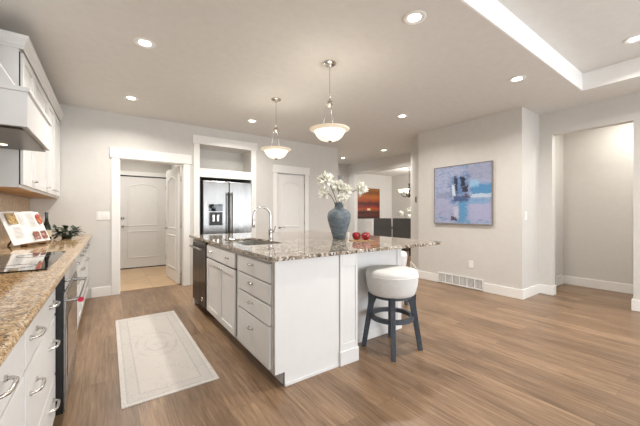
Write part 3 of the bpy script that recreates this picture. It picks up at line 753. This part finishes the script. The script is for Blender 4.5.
# ------------------------------------------------------------------ wall things
def picture(name, label, w, h, loc, rz, mat, fr=.011, depth=.04, frame='frame'):
    r = thing(name, label, 'painting', loc, rz)
    f = MB().box(-w / 2, -w / 2 + fr, -depth, 0, 0, h).box(w / 2 - fr, w / 2, -depth, 0, 0, h).box(-w / 2 + fr, w / 2 - fr, -depth, 0, 0, fr).box(-w / 2 + fr, w / 2 - fr, -depth, 0, h - fr, h)
    f.build('frame', frame, r, bevel=.002)
    c = MB().box(-w / 2 + fr, w / 2 - fr, -depth + .008, -.004, -h / 2 + fr, h / 2 - fr) if mat == 'abstract' else MB().box(-w / 2 + fr, w / 2 - fr, -depth + .008, -.004, fr, h - fr)
    o = c.build('canvas', mat, r)
    if mat == 'abstract': o.location.z = h / 2
    return r
picture('painting', 'large abstract painting in blues and mauves in a thin frame', 1.0, .985, (4.809, 2.712, 1.045), R(-90), 'abstract')
picture('painting', 'orange and red sunset seascape canvas on the dining room wall', 1.22, 1.16, (8.2, 8.398, 1.02), 0, 'sunset', fr=.006, frame='darkwood')
def switch(label, loc, rz, gangs, cat='light switch', name='light_switch', outlet=False):
    r = thing(name, label, cat, loc, rz); w = .045 * gangs + .025
    MB().box(-w / 2, w / 2, -.006, 0, -.06, .06).build('cover_plate', 'plate', r, bevel=.002)
    for g in range(gangs):
        x = (g - (gangs - 1) / 2) * .045
        if outlet:
            for z in (-.02, .02): MB().box(x - .014, x + .014, -.0085, -.0062, z - .014, z + .014).build('socket', 'plate', r, bevel=.003)
        else: MB().box(x - .016, x + .016, -.011, -.0062, -.032, .032).build('rocker', 'trim', r, bevel=.002)
switch('white three-gang switch plate left of the mudroom doorway', (-.06, BY - .001, 1.19), 0, 3)
switch('white switch plate on the narrow wall right of the painting', (4.93, 1.824, 1.19), 0, 1)
switch('white outlet low on the wall under the abstract painting', (4.809, 2.56, .40), R(-90), 1, 'outlet', 'wall_outlet', True)
switch('white outlet low on the island knee wall behind the stool', (1.80, 2.105, .22), 0, 1, 'outlet', 'wall_outlet', True)
tq = thing('thermostat', 'small dark thermostat on the diagonal hall wall', 'thermostat', (4.99 - .002, 3.75 + .002, 1.50), R(-135))
MB().box(-.035, .035, -.02, 0, -.055, .055).build('housing', 'ventdark', tq, bevel=.004)
MB().box(-.022, .022, -.0215, -.0205, -.01, .035).build('display', 'black', tq)
def vent(label, loc, rz, w, h, bays):
    r = thing('return_vent', label, 'vent', loc, rz)
    MB().box(-w / 2, w / 2, -.004, 0, 0, h).build('backing', 'ventdark', r)
    f = MB(); e = .022
    f.box(-w / 2, w / 2, -.016, -.0045, 0, e).box(-w / 2, w / 2, -.016, -.0045, h - e, h)
    bw = (w - e) / bays
    for q in range(bays + 1):
        x = -w / 2 + q * bw; f.box(x, x + e, -.016, -.0045, e, h - e)
    f.build('frame', 'grille', r)
    for q in range(bays):
        x0 = -w / 2 + q * bw + e; x1 = x0 + bw - e; g = MB(); k = 0
        n = 7
        # lattice of crossing bars
        for q2 in range(1, n): 
            zz = e + (h - 2 * e) * q2 / n; g.box(x0, x1, -.012, -.005, zz - .0028, zz + .0028)
        nx = max(3, int((x1 - x0) / .02))
        for q2 in range(1, nx):
            xx = x0 + (x1 - x0) * q2 / nx; g.box(xx - .0028, xx + .0028, -.0125, -.0055, e, h - e)
        g.build('grille', 'grille', r)
vent('white six-bay return air grille low on the wall under the painting', (4.809, 2.752, .012), R(-90), .79, .175, 6)
vent('small white vent low inside the nook', (6.165, 1.808, .02), 0, .27, .165, 2)

# ------------------------------------------------------------------ on the island: vase, flowers, apples, candle
VX, VY, VZ = 2.25, 2.79, .9255
vp = [(.02, 0), (.07, 0), (.075, .006), (.082, .04), (.105, .12), (.128, .19), (.140, .25), (.138, .29), (.122, .325), (.085, .348), (.062, .36), (.054, .375), (.053, .405), (.057, .422), (.062, .43)]
vi = [(.05, .43), (.043, .41), (.043, .37), (.07, .34), (.115, .29), (.12, .24), (.09, .1), (.06, .03), (.01, .02)]
tag(MB().lathe(vp + vi, seg=40).build('vase', 'vase', smooth=True, loc=(VX, VY, VZ)), 'slate blue ceramic vase with narrow neck standing on the island', 'vase')
def wpt(u, v, d):
    """world point seen at pixel (u, v) at depth d along the camera axis (a measured placement)"""
    a = R(35.25); x = (u - 320) / 300; z = (213 - v) / 300
    return Vector((d * (math.sin(a) + x * math.cos(a)), d * (math.cos(a) - x * math.sin(a)), 1.23 + d * z))
def bloom(mb, c, axis, rad, n, petals_len, width=.2):
    axis = axis.normalized()
    for q in range(n):
        # directions spread over most of a sphere
        zc = 1 - 1.55 * (q + .5) / n; ph = q * 2.39996
        a = axis.orthogonal().normalized(); b = axis.cross(a)
        d = (a * math.cos(ph) + b * math.sin(ph)) * math.sqrt(max(0, 1 - zc * zc)) + axis * zc
        d = (d + Vector((rng.uniform(-.2, .2), rng.uniform(-.2, .2), rng.uniform(-.2, .2)))).normalized()
        L = rad * rng.uniform(.55, 1.25); t = d.orthogonal().normalized(); t.rotate(Matrix.Rotation(rng.uniform(0, 6), 3, d)); nrm = d.cross(t)
        w = L * width
        p0 = c + d * L * .15; p1 = c + d * L * .6 + t * w; p2 = c + d * L + nrm * L * .12; p3 = c + d * L * .6 - t * w
        mid = c + d * L * .62 - nrm * L * .06
        mb.bm.faces.new([mb.bm.verts.new(p) for p in (p0, p1, mid)]); mb.bm.faces.new([mb.bm.verts.new(p) for p in (p1, p2, mid)])
        mb.bm.faces.new([mb.bm.verts.new(p) for p in (p2, p3, mid)]); mb.bm.faces.new([mb.bm.verts.new(p) for p in (p3, p0, mid)])
def flower(label, tip, rad, mouth, loc, n=70, group=None):
    """tip and mouth are relative to the thing's base at the mouth of the vase"""
    r = thing('white_flower', label, 'flower', loc, 0, group)
    a = Vector(mouth); b = Vector(tip); pts = []
    for i in range(9):
        t = i / 8; p = a.lerp(b, t); p += Vector((0, 0, 1)) * .05 * math.sin(t * math.pi) * (1 if (b - a).xy.length > .08 else .3); pts.append(p)
    MB().tube(pts, [.0045] * 7 + [.004, .003], 8).build('stem', 'stemg', r, smooth=True)
    h = MB(); h.lathe([(.004, -.012), (.012, -.004), (.014, .008), (.006, .016)], b.x, b.y, b.z, 10); h.build('heart', 'bud', r, smooth=True)
    m = MB(); bloom(m, b, (b - pts[-3]), rad, n, rad); m.build('bloom', 'petal', r)
    return r
mz = Vector((VX, VY, VZ + .415))
for lab, u, v, d, rad, mo in (
        ('tall white flower cluster topping the left of the bouquet', 326, 180, 3.50, .082, (-.02, 0, -.03)),
        ('white flower drooping lowest on the left of the bouquet', 324.5, 193, 3.55, .062, (-.03, .012, -.03)),
        ('white flower at the centre of the bouquet, directly above the vase neck', 338.5, 187, 3.56, .072, (0, -.015, -.03)),
        ('white flower just right of the bouquet centre', 346, 191, 3.48, .066, (.02, 0, -.03)),
        ('white flower reaching farthest right in front of the sunset canvas', 360, 189, 3.56, .078, (.03, -.012, -.03)),
        ('small white flower low at the front between vase neck and right blooms', 342, 198, 3.45, .05, (.012, .02, -.03))):
    flower(lab, wpt(u, v, d) - mz, rad * 1.2, mo, mz, 120, 'white blooms in the slate blue vase')
AX, AY = 2.28, 2.45
tag(MB().box(-.12, .12, -.06, .06, 0, .008).build('coaster_board', 'board', loc=(AX, AY, .9255), rz=R(-30), bevel=.003), 'small light wood board under the red apples', 'board')
def apple(label, x, y, tilt):
    r = thing('apple', label, 'apple', (x, y, .934), tilt, 'red apples on the wood board')
    MB().lathe([(.004, .005), (.02, 0), (.036, .011), (.046, .034), (.047, .054), (.039, .073), (.022, .082), (.008, .075), (.003, .068)], seg=24).build('flesh', 'apple', r, smooth=True)
    MB().tube([(0, 0, .062), (.004, .002, .078), (.010, .003, .090)], .002, 6).build('stem', 'darkwood', r)
apple('left red apple on the wood board beside the vase', AX - .020, AY + .046, .3)
apple('right red apple on the wood board beside the vase', AX + .040, AY - .042, 1.4)
r = thing('candle', 'small white candle half hidden behind the vase', 'candle', (2.42, 2.84, .9255))
MB().lathe([(.005, 0), (.026, 0), (.028, .004), (.028, .06), (.024, .063), (.004, .06)], seg=20).build('wax', 'candle', r, smooth=40)
MB().tube([(0, 0, .058), (.001, 0, .07)], .0012, 6).build('wick', 'black', r)

# ------------------------------------------------------------------ on the left counter: cookbook on stand, bottle, greens
th = R(71.3)
bs = thing('cookbook_stand', 'brown wooden stand propping the open cookbook', 'book stand', (-.575, 3.87, .9255), th)
lean = .36
def lp(x, s, off=0.0):        # point on the leaning plane: x across, s up the slope, off in front of it
    ca_, sa_ = math.cos(lean), math.sin(lean)
    return (x, s * sa_ - off * ca_, .028 + s * ca_ + off * sa_)
def slab(mb, x0, x1, s0, s1, o0, o1): mb.loft([[lp(x0, s0, o), lp(x1, s0, o), lp(x1, s1, o), lp(x0, s1, o)] for o in (o0, o1)]); return mb
slab(MB(), -.16, .16, -.02, .20, -.014, -.004).build('back_board', 'stand', bs)
slab(MB(), -.17, .17, -.024, -.008, -.004, .04).build('ledge', 'stand', bs)
MB().tube([lp(0, .17, -.014), (0, .19, .004)], .008, 8).build('prop_leg', 'stand', bs)
for x in (-.13, .13): MB().box(x - .012, x + .012, -.03, .02, 0, .02).build('foot', 'stand', bs)
bk = thing('cookbook', 'open cookbook with food photos propped on the left counter', 'book', (-.575, 3.87, .9255), th)
for side in (-1, 1):
    m = MB(); rings = []
    for i in range(9):
        t = i / 8; x = side * (.002 + .272 * t); o = .004 + .016 * math.sin(math.pi * min(1, t * 1.15)) ** 1 * (1 - .4 * t)
        rings.append([lp(x, -.004, .0), lp(x, -.004, o), lp(x, .305, o), lp(x, .305, .0)])
    pg = m.loft(rings).build('page_block', 'page', bk, smooth=40)
    def decal(nm, mat, x0, x1, s0, s1, o=.022): slab(MB(), side * x0, side * x1, s0, s1, o, o + .0006).build(nm, mat, pg)
    if side < 0:
        decal('printed_photo', 'photo1', .12, .235, .185, .285)
        for q in range(9): decal('text_line', 'ink', .03, .10, .27 - q * .012, .274 - q * .012)
        for q in range(9): decal('text_line', 'ink', .12, .22, .15 - q * .012, .154 - q * .012)
    else:
        slab(MB(), .0, .001, .0, .001, .02, .021).bm.free()
        m2 = MB(); c0 = .205; s0_ = .225; rr = .055
        m2.loft([[lp(c0 + rr * .75 * math.cos(a * math.pi / 12), s0_ + rr * math.sin(a * math.pi / 12), o) for a in range(24)] for o in (.021, .0216)]); m2.build('printed_photo', 'photo2', pg)
        decal('printed_photo', 'photo3', .02, .105, .02, .10); decal('printed_photo', 'photo3', .135, .22, .02, .10)
        for q in range(11): decal('text_line', 'ink', .03, .13, .28 - q * .013, .284 - q * .013)
bo = thing('bottle', 'dark green glass bottle behind the cookbook on the left counter', 'bottle', (-.54, 4.34, .9255))
MB().lathe([(.004, 0), (.037, 0), (.039, .006), (.039, .13), (.034, .165), (.02, .20), (.014, .235), (.013, .29), (.016, .292), (.016, .312), (.004, .314)], seg=24).build('glass', 'bottle', bo, smooth=50)
MB().lathe([(.0396, .05), (.0396, .12)], seg=24, caps=False).build('label', 'label', bo)
r = thing('potted_greens', 'low trailing dark green plant in the far left counter corner', 'plant', (-.40, 4.66, .9255))
MB().lathe([(.004, 0), (.045, 0), (.052, .025), (.054, .04), (.047, .04), (.042, .03), (.01, .028)], seg=20).build('pot', 'darkwood', r, smooth=40)
lv = MB()
for q in range(110):
    a = rng.uniform(0, 2 * math.pi); L = rng.uniform(.05, .15); el = rng.uniform(-.2, .75)
    base_ = Vector((.02 * math.cos(a), .02 * math.sin(a), .035 + rng.uniform(0, .05))); d_ = Vector((math.cos(a) * math.cos(el), math.sin(a) * math.cos(el), math.sin(el)))
    c0 = base_ + d_ * L; c0.z = max(c0.z, .02); ax = (d_ + Vector((rng.uniform(-.5, .5), rng.uniform(-.5, .5), rng.uniform(-.3, .1)))).normalized(); sd = ax.cross(Vector((0, 0, 1))).normalized()
    ln = rng.uniform(.05, .085); w = ln * .33
    P_ = [c0 - ax * ln / 2, c0 + sd * w, c0 + ax * ln / 2 + Vector((0, 0, -.008)), c0 - sd * w]
    P_ = [Vector((p.x, p.y, max(p.z, .004))) for p in P_]
    lv.poly(P_); lv.tube([base_, c0], .0015, 5)
lv.build('leaves', 'leafdark', r)

# ------------------------------------------------------------------ dining room
def dining_chair(label, loc, face, mat, w=.52, top=1.08, seat=.48):
    """front faces local -y; face is the world direction it looks along"""
    r = thing('dining_chair', label, 'chair', loc, math.atan2(face[0], -face[1]), 'dining chairs')
    MB().box(-w / 2, w / 2, -.27, .20, seat - .11, seat).build('seat', mat, r, bevel=.02)
    m = MB(); m.loft([[(-w / 2, .17, .38), (w / 2, .17, .38), (w / 2, .25, .38), (-w / 2, .25, .38)], [(-w / 2 + .004, .19, .75), (w / 2 - .004, .19, .75), (w / 2 - .004, .27, .75), (-w / 2 + .004, .27, .75)], [(-w / 2 + .012, .25, top), (w / 2 - .012, .25, top), (w / 2 - .012, .31, top), (-w / 2 + .012, .31, top)]])
    m.build('backrest', mat, r, bevel=.015)
    for x in (-w / 2 + .03, w / 2 - .03):
        for y0, sp in ((-.23, -.01), (.17, .05)):
            MB().loft([[(x + dx * .02, y0 + sp * (1 if z < .1 else 0) + dy * .02, z) for dx, dy in ((-1, -1), (1, -1), (1, 1), (-1, 1))] for z in (0, .37)]).build('leg', 'darkwood', r)
    return r
FV = (.77, .64)
dining_chair('charcoal upholstered dining chair, left of the two grey ones', (6.72, 6.24, 0), FV, 'greyfab')
dining_chair('charcoal upholstered dining chair, right of the two, nearer the wall edge', (7.08, 5.84, 0), FV, 'greyfab')
dining_chair('white upholstered dining chair below the sunset canvas', (7.10, 7.40, 0), (.80, .6), 'whitefab', w=.6, top=1.02)
r = thing('dining_table', 'round dark dining table behind the charcoal chairs', 'table', (8.15, 6.55, 0))
MB().lathe([(.01, .72), (.68, .72), (.72, .735), (.72, .75), (.70, .76), (.01, .76)], seg=40).build('tabletop', 'darkwood', r, smooth=40)
MB().lathe([(.3, 0), (.3, .03), (.1, .07), (.07, .3), (.09, .55), (.2, .70), (.2, .719)], seg=28).build('pedestal', 'darkwood', r, smooth=40)
TXc, TYc = 8.17, 6.42
tag(MB().lathe([(.01, 0), (.05, 0), (.07, .06), (.075, .14), (.05, .2), (.045, .24), (.04, .24), (.04, .2), (.06, .14), (.01, .03)], seg=24).build('vase', 'candle', smooth=True, loc=(TXc, TYc, .7605)), 'white vase on the dining table', 'vase')
for lab, dx, dy, dz in (('white flower on the left in the dining table vase', -.20, .15, .20), ('white flower rising highest in the dining table vase', .0, 0, .33), ('white flower on the right in the dining table vase', .20, -.15, .2), ('white flower lowest at the front of the dining table vase', -.14, -.14, .10)):
    flower(lab, (dx, dy, dz), .12, (dx * .1, dy * .1, -.05), (TXc, TYc, 1.0), 60, 'white blooms in the dining table vase')
r = thing('chandelier', 'dark bronze chandelier with cream glass shades in the dining room', 'chandelier', (8.2, 6.45, H))
MB().lathe([(.01, 0), (.06, 0), (.055, -.02), (.01, -.03)], seg=20).build('canopy', 'bronze', r, smooth=40)
MB().tube([(0, 0, -.02), (0, 0, -.62)], .007, 8).build('chain', 'bronze', r)
MB().lathe([(.008, -.5), (.03, -.55), (.02, -.62), (.035, -.72), (.02, -.85), (.04, -.92), (.03, -.97), (.006, -1.0)], seg=16).build('column', 'bronze', r, smooth=40)
for q in range(5):
    a = q * 2 * math.pi / 5 + 2.2; cs, sn = math.cos(a), math.sin(a)
    b = MB().tube([(.03 * cs, .03 * sn, -.9), (.12 * cs, .12 * sn, -.98), (.22 * cs, .22 * sn, -.94), (.27 * cs, .27 * sn, -.84)], .011, 8).build('arm', 'bronze', r, smooth=True)
    MB().lathe([(.02, 0), (.05, .01), (.075, .05), (.085, .09), (.11, .12), (.105, .123), (.08, .09), (.07, .05), (.045, .015), (.01, .008)], .27 * cs, .27 * sn, -.84, 20).build('glass_shade', 'shade2', b, smooth=True)
l = bpy.data.lights.new('chandelier_glow', 'POINT'); l.energy = 16; l.color = WARM; l.shadow_soft_size = .15
lo = bpy.data.objects.new('chandelier_glow', l); COL.objects.link(lo); lo.parent = r; lo.location = (0, 0, -.45)
can('hidden ceiling light inside the mudroom', .5, 6.8, H, 12)
